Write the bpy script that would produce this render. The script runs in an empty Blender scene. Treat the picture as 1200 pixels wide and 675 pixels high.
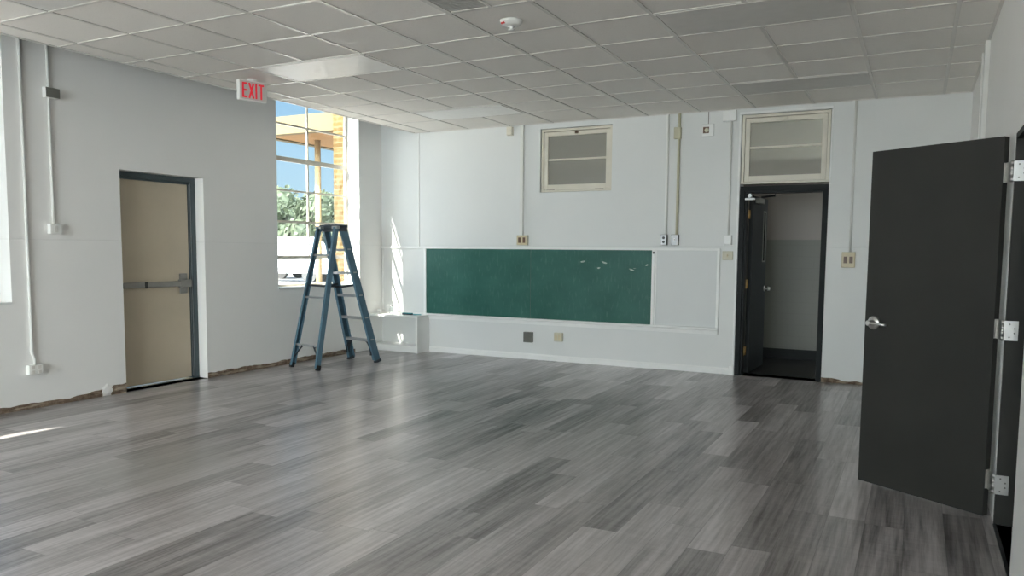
import bpy, bmesh, math, random
from mathutils import Vector, Matrix, Quaternion

random.seed(7)
sc = bpy.context.scene
C = sc.collection
PI = math.pi

# ------------------------------------------------------------------ camera
L, H = -6.913, 2.994            # left wall plane, ceiling height (back wall y = 0, floor z = 0)
RW = 0.25                       # right wall plane
REAR = -16.5
DECK = 3.85
F = 917.478
cd = bpy.data.cameras.new('camera'); cam = bpy.data.objects.new('camera', cd); C.objects.link(cam)
cd.sensor_fit = 'HORIZONTAL'; cd.sensor_width = 36.0
cd.lens = F / 1200 * 36
cd.shift_x = (600 - 598.037) / 1200
cd.shift_y = (371.114 - 337.5) / 1200
cd.clip_start = 0.05; cd.clip_end = 500
Rr = ((0.88790428, -0.45776234, -0.04560293), (0.45995897, 0.88511803, 0.07073766), (0.00798294, -0.08378375, 0.99645198))
cam.matrix_world = Matrix(((Rr[0][0], Rr[0][2], -Rr[0][1], -0.16532),
                           (Rr[1][0], Rr[1][2], -Rr[1][1], -9.06312),
                           (Rr[2][0], Rr[2][2], -Rr[2][1], 1.39630), (0, 0, 0, 1)))
sc.camera = cam

# ------------------------------------------------------------------ light and exposure
EXPOSURE = 0.14
SUN = 33.0
SKY = 0.97
GLOW = 47.0
sc.view_settings.view_transform = 'Standard'
sc.view_settings.look = 'None'
sc.view_settings.gamma = 1.0
sc.view_settings.use_curve_mapping = False
sc.view_settings.exposure = EXPOSURE
sc.cycles.use_denoising = True
sc.cycles.use_adaptive_sampling = False
sc.cycles.max_bounces = 14
sc.cycles.diffuse_bounces = 8
sc.cycles.transparent_max_bounces = 16
sc.cycles.sample_clamp_indirect = 8
sc.cycles.caustics_reflective = False
sc.cycles.caustics_refractive = False

w = bpy.data.worlds.new('world'); sc.world = w; w.use_nodes = True
nt = w.node_tree; nt.nodes.clear()
wo = nt.nodes.new('ShaderNodeOutputWorld'); bg = nt.nodes.new('ShaderNodeBackground')
tc = nt.nodes.new('ShaderNodeTexCoord'); sx = nt.nodes.new('ShaderNodeSeparateXYZ'); cr = nt.nodes.new('ShaderNodeValToRGB')
nt.links.new(tc.outputs['Generated'], sx.inputs[0]); nt.links.new(sx.outputs['Z'], cr.inputs[0])
cr.color_ramp.elements[0].position = 0.0; cr.color_ramp.elements[0].color = (0.62, 0.86, 0.98, 1)
cr.color_ramp.elements[1].position = 0.6; cr.color_ramp.elements[1].color = (0.17, 0.38, 0.82, 1)
e = cr.color_ramp.elements.new(0.22); e.color = (0.32, 0.62, 0.95, 1)
# fill glow added to the unseen sky behind the camera
sdir = Vector((0.62, -1.0, 0.43)).normalized()
dp = nt.nodes.new('ShaderNodeVectorMath'); dp.operation = 'DOT_PRODUCT'; nt.links.new(tc.outputs['Generated'], dp.inputs[0]); dp.inputs[1].default_value = sdir
mr_ = nt.nodes.new('ShaderNodeMapRange'); nt.links.new(dp.outputs['Value'], mr_.inputs[0]); mr_.inputs[1].default_value = -0.15; mr_.inputs[2].default_value = 1.0
pw = nt.nodes.new('ShaderNodeMath'); pw.operation = 'POWER'; nt.links.new(mr_.outputs[0], pw.inputs[0]); pw.inputs[1].default_value = 4.0
gm = nt.nodes.new('ShaderNodeVectorMath'); gm.operation = 'SCALE'; gm.inputs[0].default_value = (0.88, 0.96, 1.0); nt.links.new(pw.outputs[0], gm.inputs['Scale'])
gs = nt.nodes.new('ShaderNodeVectorMath'); gs.operation = 'SCALE'; nt.links.new(gm.outputs[0], gs.inputs[0]); gs.inputs['Scale'].default_value = GLOW
ga = nt.nodes.new('ShaderNodeVectorMath'); ga.operation = 'ADD'; nt.links.new(cr.outputs[0], ga.inputs[0]); nt.links.new(gs.outputs[0], ga.inputs[1])
nt.links.new(ga.outputs[0], bg.inputs[0]); bg.inputs[1].default_value = SKY
nt.links.new(bg.outputs[0], wo.inputs[0])

sd = bpy.data.lights.new('sun', 'SUN'); sd.energy = SUN; sd.angle = math.radians(0.53); sd.color = (1.0, 0.95, 0.87)
so = bpy.data.objects.new('sun', sd); C.objects.link(so); so.location = (-20, -20, 20)
so.rotation_mode = 'QUATERNION'
so.rotation_quaternion = Vector((0.30, 1.0, -0.885)).to_track_quat('-Z', 'Y')

# window openings in the left wall (y range) and their sill and head heights
WINS = [(-2.04, -0.50), (-6.69, -5.15), (-9.69, -8.15), (-12.95, -11.41), (-15.60, -14.06)]  # the last two are unseen, added to let in more daylight
WZ0, WZ1 = 0.915, 3.37

FILLWINS = [(-6.5, -4.5), (-4.3, -2.3), (-2.1, -0.1)]  # unseen rear openings, added to supply fill light
def portal(loc, rot, sx_, sy_):      # sampling aid only: guides the sky light through each opening
    pd = bpy.data.lights.new('window_portal', 'AREA'); pd.shape = 'RECTANGLE'; pd.size = sx_; pd.size_y = sy_
    pd.cycles.is_portal = True
    po = bpy.data.objects.new('window_portal', pd); C.objects.link(po); po.location = loc; po.rotation_euler = rot
for (a, b) in WINS: portal((L - 0.28, (a + b) / 2, (WZ0 + WZ1) / 2), (0, -PI / 2, 0), WZ1 - WZ0, b - a)
for (a, b) in FILLWINS: portal(((a + b) / 2, REAR - 0.22, (WZ0 + WZ1) / 2), (PI / 2, 0, 0), b - a, WZ1 - WZ0)

# ------------------------------------------------------------------ materials
def srgb(r, g, b):
    f = lambda c: (c / 255 / 12.92) if c / 255 <= 0.04045 else ((c / 255 + 0.055) / 1.055) ** 2.4
    return (f(r), f(g), f(b), 1)

class NT:
    def __init__(s, name):
        s.m = bpy.data.materials.new(name); s.m.use_nodes = True
        s.t = s.m.node_tree; s.t.nodes.clear()
        s.out = s.n('ShaderNodeOutputMaterial')
    def n(s, typ, **k):
        x = s.t.nodes.new(typ)
        for a, b in k.items(): setattr(x, a, b)
        return x
    def l(s, a, b): s.t.links.new(a, b)
    def set(s, sock, v):
        if isinstance(v, bpy.types.NodeSocket): s.l(v, sock)
        else: sock.default_value = v
    def math(s, op, a, b=0.0, c=0.0):
        x = s.n('ShaderNodeMath', operation=op)
        s.set(x.inputs[0], a); s.set(x.inputs[1], b); s.set(x.inputs[2], c)
        return x.outputs[0]
    def mix(s, fac, a, b):
        x = s.n('ShaderNodeMix', data_type='RGBA')
        s.set(x.inputs[0], fac); s.set(x.inputs[6], a); s.set(x.inputs[7], b)
        return x.outputs[2]
    def pos(s):
        g = s.n('ShaderNodeNewGeometry'); x = s.n('ShaderNodeSeparateXYZ'); s.l(g.outputs['Position'], x.inputs[0])
        return g.outputs['Position'], x.outputs[0], x.outputs[1], x.outputs[2]
    def vec(s, x, y, z):
        c = s.n('ShaderNodeCombineXYZ'); s.set(c.inputs[0], x); s.set(c.inputs[1], y); s.set(c.inputs[2], z)
        return c.outputs[0]
    def noise(s, v, scale, detail=3, rough=0.5):
        x = s.n('ShaderNodeTexNoise'); s.set(x.inputs['Vector'], v)
        x.inputs['Scale'].default_value = scale; x.inputs['Detail'].default_value = detail
        x.inputs['Roughness'].default_value = rough
        return x.outputs['Fac']
    def ramp(s, v, a, b):
        x = s.n('ShaderNodeMapRange'); s.set(x.inputs[0], v); x.inputs[1].default_value = a; x.inputs[2].default_value = b
        return x.outputs[0]
    def white(s, v):
        x = s.n('ShaderNodeTexWhiteNoise', noise_dimensions='3D'); s.l(v, x.inputs['Vector'])
        return x.outputs['Value']
    def bsdf(s, col, rough=0.5, metal=0.0, spec=0.5, bump=None, bd=0.01, **k):
        b = s.n('ShaderNodeBsdfPrincipled')
        s.set(b.inputs['Base Color'], col); s.set(b.inputs['Roughness'], rough)
        b.inputs['Metallic'].default_value = metal; b.inputs['Specular IOR Level'].default_value = spec
        for a, v in k.items(): s.set(b.inputs[a.replace('_', ' ')], v)
        if bump is not None:
            x = s.n('ShaderNodeBump'); x.inputs['Distance'].default_value = bd; x.inputs['Strength'].default_value = 1.0
            s.l(bump, x.inputs['Height']); s.l(x.outputs[0], b.inputs['Normal'])
        s.l(b.outputs[0], s.out.inputs[0]); return b

def paint(name, rgb, rough=0.5, var=0.06, scale=6, metal=0, spec=0.5, bump=0.0):
    t = NT(name); p, x, y, z = t.pos()
    f = t.noise(p, scale, 4)
    a = tuple(c * (1 - var) for c in rgb[:3]) + (1,); b = tuple(min(1, c * (1 + var)) for c in rgb[:3]) + (1,)
    col = t.mix(t.ramp(f, .3, .7), a, b)
    t.bsdf(col, rough, metal, spec, bump=(t.noise(p, scale * 12, 3) if bump else None), bd=bump or .01)
    return t.m

M = {}
M['wall'] = paint('white_wall_paint', (0.87, 0.86, 0.84), 0.45, 0.02, 1.5, bump=0.0012)
M['trim'] = paint('white_trim_paint', (0.86, 0.865, 0.85), 0.35, 0.02, 5)
M['trimcream'] = paint('cream_window_paint', (0.72, 0.68, 0.58), 0.4, 0.05, 5)
M['conduit'] = paint('white_conduit_paint', (0.76, 0.76, 0.73), 0.4, 0.03, 8)
M['beige'] = paint('beige_conduit_paint', (0.55, 0.52, 0.38), 0.45, 0.05, 8)
M['doordark'] = paint('charcoal_door_paint', (0.033, 0.033, 0.030), 0.5, 0.08, 3, spec=0.2)
M['framedark'] = paint('black_frame_paint', (0.009, 0.0115, 0.012), 0.5, 0.1, 5, spec=0.15)
M['exitframe'] = paint('slate_frame_paint', (0.055, 0.08, 0.088), 0.35, 0.08, 5)
M['tan'] = paint('tan_door_paint', (0.58, 0.50, 0.38), 0.45, 0.05, 2.5)
M['steel'] = paint('brushed_steel', (0.62, 0.61, 0.59), 0.30, 0.05, 20, metal=1)
M['alu'] = paint('dull_aluminium', (0.42, 0.43, 0.44), 0.45, 0.06, 12, metal=0.6)
M['bargrey'] = paint('grey_panic_bar', (0.27, 0.26, 0.24), 0.4, 0.08, 8, metal=0.2)
M['brass'] = paint('worn_brass', (0.50, 0.33, 0.13), 0.35, 0.15, 20, metal=0.9)
M['blue'] = paint('blue_fibreglass', (0.085, 0.165, 0.225), 0.5, 0.12, 9)
M['bluedark'] = paint('dark_ladder_plastic', (0.035, 0.045, 0.055), 0.5, 0.15, 14)
M['rubber'] = paint('black_rubber', (0.02, 0.02, 0.02), 0.7, 0.1, 14)
M['greybox'] = paint('grey_metal_box', (0.15, 0.15, 0.13), 0.45, 0.08, 14)
M['ivory'] = paint('ivory_plastic', (0.62, 0.54, 0.36), 0.4, 0.06, 14)
M['almond'] = paint('almond_plastic', (0.60, 0.57, 0.44), 0.4, 0.05, 14)
M['brown'] = paint('brown_plastic', (0.12, 0.06, 0.03), 0.4, 0.1, 14)
M['smudge'] = paint('chalk_dust', (0.40, 0.48, 0.44), 0.9, 0.3, 60)
M['black'] = paint('black_plastic', (0.012, 0.012, 0.012), 0.4, 0.1, 14)
M['whiteplastic'] = paint('white_plastic', (0.85, 0.85, 0.82), 0.35, 0.02, 14)
M['red'] = paint('red_plastic', (0.60, 0.03, 0.03), 0.4, 0.05, 14)
M['tbar'] = paint('white_ceiling_bar', (0.70, 0.68, 0.64), 0.35, 0.03, 10)
M['diffuser'] = paint('lamp_diffuser', (0.93, 0.93, 0.90), 0.40, 0.02, 10, spec=0.6)
M['diffuserdim'] = paint('shaded_lamp_diffuser', (0.72, 0.71, 0.68), 0.6, 0.03, 10, spec=0.2)  # darker copy of the diffuser; its shade is put into the colour
M['grille'] = paint('grey_grille', (0.42, 0.42, 0.40), 0.5, 0.05, 14)
M['hallup'] = paint('hall_upper_paint', (0.50, 0.45, 0.40), 0.5, 0.04, 2)
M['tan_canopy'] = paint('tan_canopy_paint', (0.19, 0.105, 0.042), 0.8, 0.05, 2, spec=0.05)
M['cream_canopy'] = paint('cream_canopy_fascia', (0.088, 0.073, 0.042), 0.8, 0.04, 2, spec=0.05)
M['carwhite'] = paint('white_car_paint', (0.75, 0.76, 0.78), 0.25, 0.02, 2)
M['carglass'] = paint('dark_car_glass', (0.03, 0.04, 0.05), 0.08, 0.05, 2)
M['bark'] = paint('bark', (0.12, 0.08, 0.05), 0.8, 0.2, 6)
M['wood_pole'] = paint('weathered_pole', (0.20, 0.15, 0.11), 0.8, 0.2, 6)
M['concrete'] = paint('pale_concrete', (0.34, 0.33, 0.32), 0.8, 0.08, 0.8)
M['roof'] = paint('grey_roofing', (0.30, 0.30, 0.29), 0.8, 0.08, 0.8)
M['chalkdark'] = paint('dark_felt', (0.03, 0.05, 0.06), 0.8, 0.1, 14)
M['teal'] = paint('teal_plastic', (0.05, 0.30, 0.33), 0.5, 0.1, 14)

# exterior leaves
t = NT('tree_leaves'); p, x, y, z = t.pos()
t.bsdf(t.mix(t.noise(p, 1.2, 5), (0.012, 0.020, 0.008, 1), (0.032, 0.046, 0.020, 1)), 0.7); M['leaf'] = t.m

# glass: clear sheet with a real surface reflection
def glass(name, tint=(0.97, 0.98, 0.97, 1), rough=0.0, mult=1.0, greyfill=0.0):
    t = NT(name); tr = t.n('ShaderNodeBsdfTransparent'); gl = t.n('ShaderNodeBsdfGlossy'); mx = t.n('ShaderNodeMixShader')
    lw = t.n('ShaderNodeLayerWeight'); fz = t.math('ADD', 0.04, t.math('MULTIPLY', 0.96, t.math('POWER', lw.outputs['Facing'], 5.0)))
    tr.inputs[0].default_value = tint; gl.inputs['Roughness'].default_value = rough
    t.l(t.math('MULTIPLY', fz, mult), mx.inputs[0]); t.l(tr.outputs[0], mx.inputs[1]); t.l(gl.outputs[0], mx.inputs[2])
    if greyfill:        # pale diffuse layer, added to brighten the panes
        df = t.n('ShaderNodeBsdfDiffuse'); df.inputs[0].default_value = (0.62, 0.60, 0.54, 1); m2 = t.n('ShaderNodeMixShader')
        m2.inputs[0].default_value = greyfill; t.l(mx.outputs[0], m2.inputs[1]); t.l(df.outputs[0], m2.inputs[2]); t.l(m2.outputs[0], t.out.inputs[0])
    else: t.l(mx.outputs[0], t.out.inputs[0])
    return t.m
M['glass'] = glass('window_glass')
M['oldglass'] = glass('old_transom_glass', (0.86, 0.87, 0.84, 1), 0.03, 1.6, 0.34)

# brick
t = NT('yellow_brick'); p, x, y, z = t.pos()
br = t.n('ShaderNodeTexBrick'); t.l(t.vec(t.math('ADD', x, y), z, 0.0), br.inputs['Vector'])
br.inputs['Color1'].default_value = (0.075, 0.052, 0.018, 1); br.inputs['Color2'].default_value = (0.055, 0.034, 0.011, 1)
br.inputs['Mortar'].default_value = (0.09, 0.074, 0.040, 1); br.inputs['Scale'].default_value = 1.0
br.inputs['Brick Width'].default_value = 0.22; br.inputs['Row Height'].default_value = 0.08; br.inputs['Mortar Size'].default_value = 0.01
t.bsdf(br.outputs['Color'], 0.85, spec=0.05); M['brick'] = t.m
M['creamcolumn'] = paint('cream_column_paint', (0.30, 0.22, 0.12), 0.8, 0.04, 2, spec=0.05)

# exposed plaster and masonry where the base moulding was torn away
t = NT('torn_plaster'); p, x, y, z = t.pos()
f = t.noise(p, 22, 6, 0.7); g = t.noise(t.vec(t.math('MULTIPLY', x, 3.0), t.math('MULTIPLY', y, 3.0), t.math('MULTIPLY', z, 22.0)), 1.5, 4)
col = t.mix(t.ramp(f, .35, .65), (0.09, 0.055, 0.035, 1), (0.27, 0.20, 0.14, 1))
col = t.mix(t.ramp(g, .5, .66), col, (0.42, 0.35, 0.27, 1))
t.bsdf(col, 0.9, bump=f, bd=0.02); M['torn'] = t.m

# painted walls: a faint horizontal joint line runs round the room at 1.45 m; faint roller marks
t = NT('white_wall_with_joint'); p, x, y, z = t.pos()
f = t.noise(p, 1.3, 4); f2 = t.noise(p, 40, 3)
base = t.mix(t.ramp(f, .3, .7), (0.87, 0.865, 0.845, 1), (0.895, 0.885, 0.865, 1))
ln = t.math('LESS_THAN', t.math('ABSOLUTE', t.math('SUBTRACT', z, 1.462)), 0.004)
base = t.mix(t.math('MULTIPLY', ln, 0.12), base, (0.5, 0.5, 0.48, 1))
hgt = t.math('SUBTRACT', t.math('MULTIPLY', f2, 0.15), t.math('MULTIPLY', ln, 0.5))
t.bsdf(base, 0.42, spec=0.4, bump=hgt, bd=0.002); M['walljoint'] = t.m
# back wall: paint toned down in colour to offset strong window light
t = NT('toned_down_wall_with_joint'); p, x, y, z = t.pos()
f = t.noise(p, 1.3, 4); f2 = t.noise(p, 40, 3)
base = t.mix(t.ramp(f, .3, .7), (0.735, 0.75, 0.74, 1), (0.765, 0.775, 0.76, 1))
ln = t.math('LESS_THAN', t.math('ABSOLUTE', t.math('SUBTRACT', z, 1.462)), 0.004)
base = t.mix(t.math('MULTIPLY', ln, 0.12), base, (0.5, 0.5, 0.48, 1))
t.bsdf(base, 0.42, spec=0.4, bump=t.math('SUBTRACT', t.math('MULTIPLY', f2, 0.15), ln), bd=0.002); M['backwall'] = t.m
M['backpanel'] = paint('grey_white_panel_paint', (0.70, 0.715, 0.71), 0.45, 0.02, 1.5, bump=0.0012)

# corridor far wall: upper paint, darker glazed wainscot below with block joints
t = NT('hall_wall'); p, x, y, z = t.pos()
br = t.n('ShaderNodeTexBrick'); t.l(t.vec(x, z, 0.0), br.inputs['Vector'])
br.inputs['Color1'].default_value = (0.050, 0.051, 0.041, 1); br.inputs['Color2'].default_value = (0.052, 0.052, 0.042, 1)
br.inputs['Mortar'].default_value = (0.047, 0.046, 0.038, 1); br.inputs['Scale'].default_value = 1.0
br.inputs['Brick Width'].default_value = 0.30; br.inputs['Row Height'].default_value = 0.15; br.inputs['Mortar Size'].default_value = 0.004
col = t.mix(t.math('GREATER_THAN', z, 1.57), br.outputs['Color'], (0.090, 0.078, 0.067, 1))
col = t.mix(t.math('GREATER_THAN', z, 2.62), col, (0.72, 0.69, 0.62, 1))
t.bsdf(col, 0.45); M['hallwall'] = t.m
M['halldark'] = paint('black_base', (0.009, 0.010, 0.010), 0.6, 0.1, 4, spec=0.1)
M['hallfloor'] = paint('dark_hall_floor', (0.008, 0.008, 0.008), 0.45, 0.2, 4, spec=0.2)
M['greyfloor'] = paint('light_grey_floor', (0.28, 0.28, 0.27), 0.45, 0.08, 4)

# chalkboard: two panels of green, chalk smears
t = NT('green_chalkboard'); p, x, y, z = t.pos()
f = t.noise(t.vec(t.math('MULTIPLY', x, 1.0), 0.0, t.math('MULTIPLY', z, 1.6)), 2.2, 5)
g = t.noise(t.vec(t.math('MULTIPLY', x, 4.0), 0.0, t.math('MULTIPLY', z, 1.0)), 9, 4)
col = t.mix(t.ramp(f, .3, .75), (0.024, 0.108, 0.086, 1), (0.046, 0.150, 0.125, 1))
col = t.mix(t.math('MULTIPLY', t.ramp(g, .55, .9), 0.25), col, (0.30, 0.42, 0.38, 1))
vor = t.noise(t.vec(t.math('MULTIPLY', x, 5.0), 0.0, t.math('MULTIPLY', z, 22.0)), 1.0, 2)
reg = t.math('MULTIPLY', t.math('GREATER_THAN', x, -4.0), t.math('MULTIPLY', t.math('GREATER_THAN', z, 1.10), t.math('LESS_THAN', z, 1.26)))
col = t.mix(t.math('MULTIPLY', t.ramp(vor, .70, .74), reg), col, (0.55, 0.62, 0.58, 1))
t.bsdf(col, 0.40, spec=0.22); M['chalk'] = t.m

# plank floor: boards run along y, 0.18 wide, 1.22 long, staggered
t = NT('grey_vinyl_planks'); p, x, y, z = t.pos()
PW, PL = 0.182, 1.22
xi = t.math('DIVIDE', t.math('ADD', x, 20.0), PW); row = t.math('FLOOR', xi); fx = t.math('SUBTRACT', xi, row)
off = t.white(t.vec(row, 3.3, 0.0))
yi = t.math('ADD', t.math('DIVIDE', t.math('ADD', y, 40.0), PL), off); colr = t.math('FLOOR', yi); fy = t.math('SUBTRACT', yi, colr)
idr = t.white(t.vec(row, colr, 1.7)); idr2 = t.white(t.vec(colr, row, 9.1))
gv = t.vec(t.math('MULTIPLY', x, 36.0), t.math('ADD', t.math('MULTIPLY', y, 1.5), t.math('MULTIPLY', idr, 60.0)), t.math('MULTIPLY', idr2, 40.0))
grain = t.noise(gv, 1.0, 6, 0.65)
gv2 = t.vec(t.math('MULTIPLY', x, 7.0), t.math('ADD', t.math('MULTIPLY', y, 0.9), t.math('MULTIPLY', idr2, 50.0)), idr)
cloud = t.noise(gv2, 1.0, 4, 0.6)
gv3 = t.vec(t.math('MULTIPLY', x, 5.0), t.math('MULTIPLY', y, 38.0), t.math('MULTIPLY', idr, 20.0))
saw = t.noise(gv3, 1.0, 3, 0.6)
v = t.math('ADD', t.math('MULTIPLY', idr, 0.42), t.math('MULTIPLY', t.ramp(grain, .36, .64), 0.34))
v = t.math('ADD', v, t.math('MULTIPLY', t.ramp(cloud, .30, .70), 0.26))
v = t.math('ADD', v, t.math('MULTIPLY', t.ramp(saw, .3, .7), 0.08))
v = t.math('SUBTRACT', t.math('MULTIPLY', v, 1.25), 0.16)
col = t.mix(v, (0.066, 0.056, 0.054, 1), (0.64, 0.60, 0.605, 1))
col = t.mix(t.math('MULTIPLY', idr2, 0.35), col, t.mix(v, (0.070, 0.061, 0.056, 1), (0.42, 0.39, 0.385, 1)))
ex = t.math('MULTIPLY', t.math('MINIMUM', fx, t.math('SUBTRACT', 1.0, fx)), PW)
ey = t.math('MULTIPLY', t.math('MINIMUM', fy, t.math('SUBTRACT', 1.0, fy)), PL)
seam = t.math('LESS_THAN', t.math('MINIMUM', ex, ey), 0.0014)
col = t.mix(t.math('MULTIPLY', seam, 0.45), col, (0.03, 0.028, 0.027, 1))
# paler patch and faint pale blotches on the boards
PALEX, PALEY = 4.40, 5.72
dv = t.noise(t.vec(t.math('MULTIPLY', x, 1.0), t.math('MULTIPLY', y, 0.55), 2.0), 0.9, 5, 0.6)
dx_ = t.math('DIVIDE', t.math('ADD', x, PALEX), 0.60); dy_ = t.math('DIVIDE', t.math('ADD', y, PALEY), 0.75)
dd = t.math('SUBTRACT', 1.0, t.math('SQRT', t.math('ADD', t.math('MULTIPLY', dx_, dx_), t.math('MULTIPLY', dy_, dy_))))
palefac = t.math('MULTIPLY', t.ramp(t.math('ADD', dd, t.math('SUBTRACT', dv, 0.5)), 0.0, 0.6), 0.5)
palefac = t.math('ADD', palefac, t.math('MULTIPLY', t.ramp(dv, .5, .8), 0.10))
col = t.mix(palefac, col, (0.42, 0.41, 0.39, 1))
rgh = t.math('ADD', 0.285, t.math('MULTIPLY', t.ramp(dv, .3, .8), 0.05))
t.bsdf(col, 0.288, spec=0.8, bump=t.math('SUBTRACT', t.math('MULTIPLY', grain, 0.3), seam), bd=0.00025); M['floor'] = t.m

# ceiling tiles: each 0.61 m tile a slightly different off-white, fine fissures
TS = 0.6096; YO = -0.157
t = NT('ceiling_tiles'); p, x, y, z = t.pos()
ti = t.math('FLOOR', t.math('DIVIDE', t.math('ADD', x, 30 * TS), TS)); tj = t.math('FLOOR', t.math('DIVIDE', t.math('ADD', y, 40 * TS - YO), TS))
idt = t.white(t.vec(ti, tj, 0.5))
f = t.noise(p, 90, 3, 0.7)
col = t.mix(idt, (0.86, 0.835, 0.79, 1), (0.91, 0.885, 0.84, 1))
col = t.mix(t.math('MULTIPLY', t.ramp(f, .60, .72), 0.2), col, (0.3, 0.29, 0.27, 1))
t.bsdf(col, 0.75, spec=0.2, bump=f, bd=0.002); M['tile'] = t.m

# ------------------------------------------------------------------ mesh helpers
class MB:
    def __init__(s): s.b = bmesh.new()
    def box(s, x0, x1, y0, y1, z0, z1, mat=None, bev=0.0):
        vs = [s.b.verts.new((x, y, z)) for x in (x0, x1) for y in (y0, y1) for z in (z0, z1)]
        fs = [(0, 1, 3, 2), (4, 6, 7, 5), (0, 4, 5, 1), (2, 3, 7, 6), (0, 2, 6, 4), (1, 5, 7, 3)]
        faces = [s.b.faces.new([vs[i] for i in f]) for f in fs]
        if bev:
            es = list({e for f in faces for e in f.edges})
            r = bmesh.ops.bevel(s.b, geom=es, offset=bev, segments=2, affect='EDGES', profile=0.5)
            vs = list({v for f in r['faces'] for v in f.verts} | {v for v in vs if v.is_valid})
        if mat is not None:
            for v_ in vs:
                if v_.is_valid: v_.co = mat @ v_.co
        return s
    def bar(s, p0, p1, wa, wb, side=(0, 0, 1), bev=0.0, oa=0.0, ob=0.0):
        """box from p0 to p1, wa wide along 'side' made square to the bar, wb along the third axis"""
        p0, p1 = Vector(p0), Vector(p1); d = p1 - p0; ln = d.length; d.normalize()
        a = Vector(side); a = (a - d * a.dot(d)).normalized(); b = d.cross(a)
        m = Matrix(((a.x, b.x, d.x, p0.x), (a.y, b.y, d.y, p0.y), (a.z, b.z, d.z, p0.z), (0, 0, 0, 1)))
        return s.box(oa - wa / 2, oa + wa / 2, ob - wb / 2, ob + wb / 2, 0, ln, m, bev)
    def cyl(s, p0, p1, r, r1=None, n=16):
        p0, p1 = Vector(p0), Vector(p1); d = (p1 - p0).normalized(); r1 = r if r1 is None else r1
        a = d.orthogonal().normalized(); b = d.cross(a)
        A = [s.b.verts.new(p0 + (a * math.cos(2 * PI * i / n) + b * math.sin(2 * PI * i / n)) * r) for i in range(n)]
        B = [s.b.verts.new(p1 + (a * math.cos(2 * PI * i / n) + b * math.sin(2 * PI * i / n)) * r1) for i in range(n)]
        for i in range(n):
            f = s.b.faces.new((A[i], A[(i + 1) % n], B[(i + 1) % n], B[i])); f.smooth = True
        s.b.faces.new(A[::-1]); s.b.faces.new(B); return s
    def tube(s, pts, r, n=10):
        pts = [Vector(p) for p in pts]; rings = []; a = None
        for i, p in enumerate(pts):
            d = (pts[min(i + 1, len(pts) - 1)] - pts[max(i - 1, 0)]).normalized()
            a = d.orthogonal().normalized() if a is None else (a - d * a.dot(d)).normalized()
            b = d.cross(a)
            rings.append([s.b.verts.new(p + (a * math.cos(2 * PI * k / n) + b * math.sin(2 * PI * k / n)) * r) for k in range(n)])
        for A, B in zip(rings, rings[1:]):
            for k in range(n):
                f = s.b.faces.new((A[k], A[(k + 1) % n], B[(k + 1) % n], B[k])); f.smooth = True
        s.b.faces.new(rings[0][::-1]); s.b.faces.new(rings[-1]); return s
    def lathe(s, c, prof, n=32, axis=(0, 0, 1)):
        """prof: list of (radius, height along axis)"""
        c = Vector(c); d = Vector(axis).normalized(); a = d.orthogonal().normalized(); b = d.cross(a); rings = []
        for r, h in prof:
            rings.append([s.b.verts.new(c + d * h + (a * math.cos(2 * PI * k / n) + b * math.sin(2 * PI * k / n)) * max(r, 1e-4)) for k in range(n)])
        for A, B in zip(rings, rings[1:]):
            for k in range(n):
                f = s.b.faces.new((A[k], A[(k + 1) % n], B[(k + 1) % n], B[k])); f.smooth = True
        s.b.faces.new(rings[0][::-1]); s.b.faces.new(rings[-1]); return s
    def prism(s, poly, axis, a0, a1):
        """poly: 2-D outline in the two other axes, extruded along axis (0,1,2)"""
        def P(u, v, a):
            q = [u, v]; q.insert(axis, a); return q
        A = [s.b.verts.new(P(u, v, a0)) for u, v in poly]; B = [s.b.verts.new(P(u, v, a1)) for u, v in poly]
        n = len(poly)
        for i in range(n): s.b.faces.new((A[i], A[(i + 1) % n], B[(i + 1) % n], B[i]))
        s.b.faces.new(A[::-1]); s.b.faces.new(B); return s
    def done(s, name, m, parent=None, mats=None):
        bmesh.ops.recalc_face_normals(s.b, faces=s.b.faces)
        me = bpy.data.meshes.new(name); s.b.to_mesh(me); s.b.free()
        me.materials.append(m)
        o = bpy.data.objects.new(name, me); C.objects.link(o)
        if parent is not None:
            o.parent = parent; o.matrix_parent_inverse = parent.matrix_basis.inverted()
        return o

def tag(o, label, cat, group=None, kind=None):
    o['label'] = label; o['category'] = cat
    if group: o['group'] = group
    if kind: o['kind'] = kind
    return o
def struct(o, label=None):
    o['kind'] = 'structure'
    if label: o['label'] = label
    return o
def empty(name, loc):
    o = bpy.data.objects.new(name, None); C.objects.link(o); o.location = loc; o.empty_display_size = 0.1; return o
def thing(name, label, cat, loc, group=None):
    return tag(empty(name, loc), label, cat, group)

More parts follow.
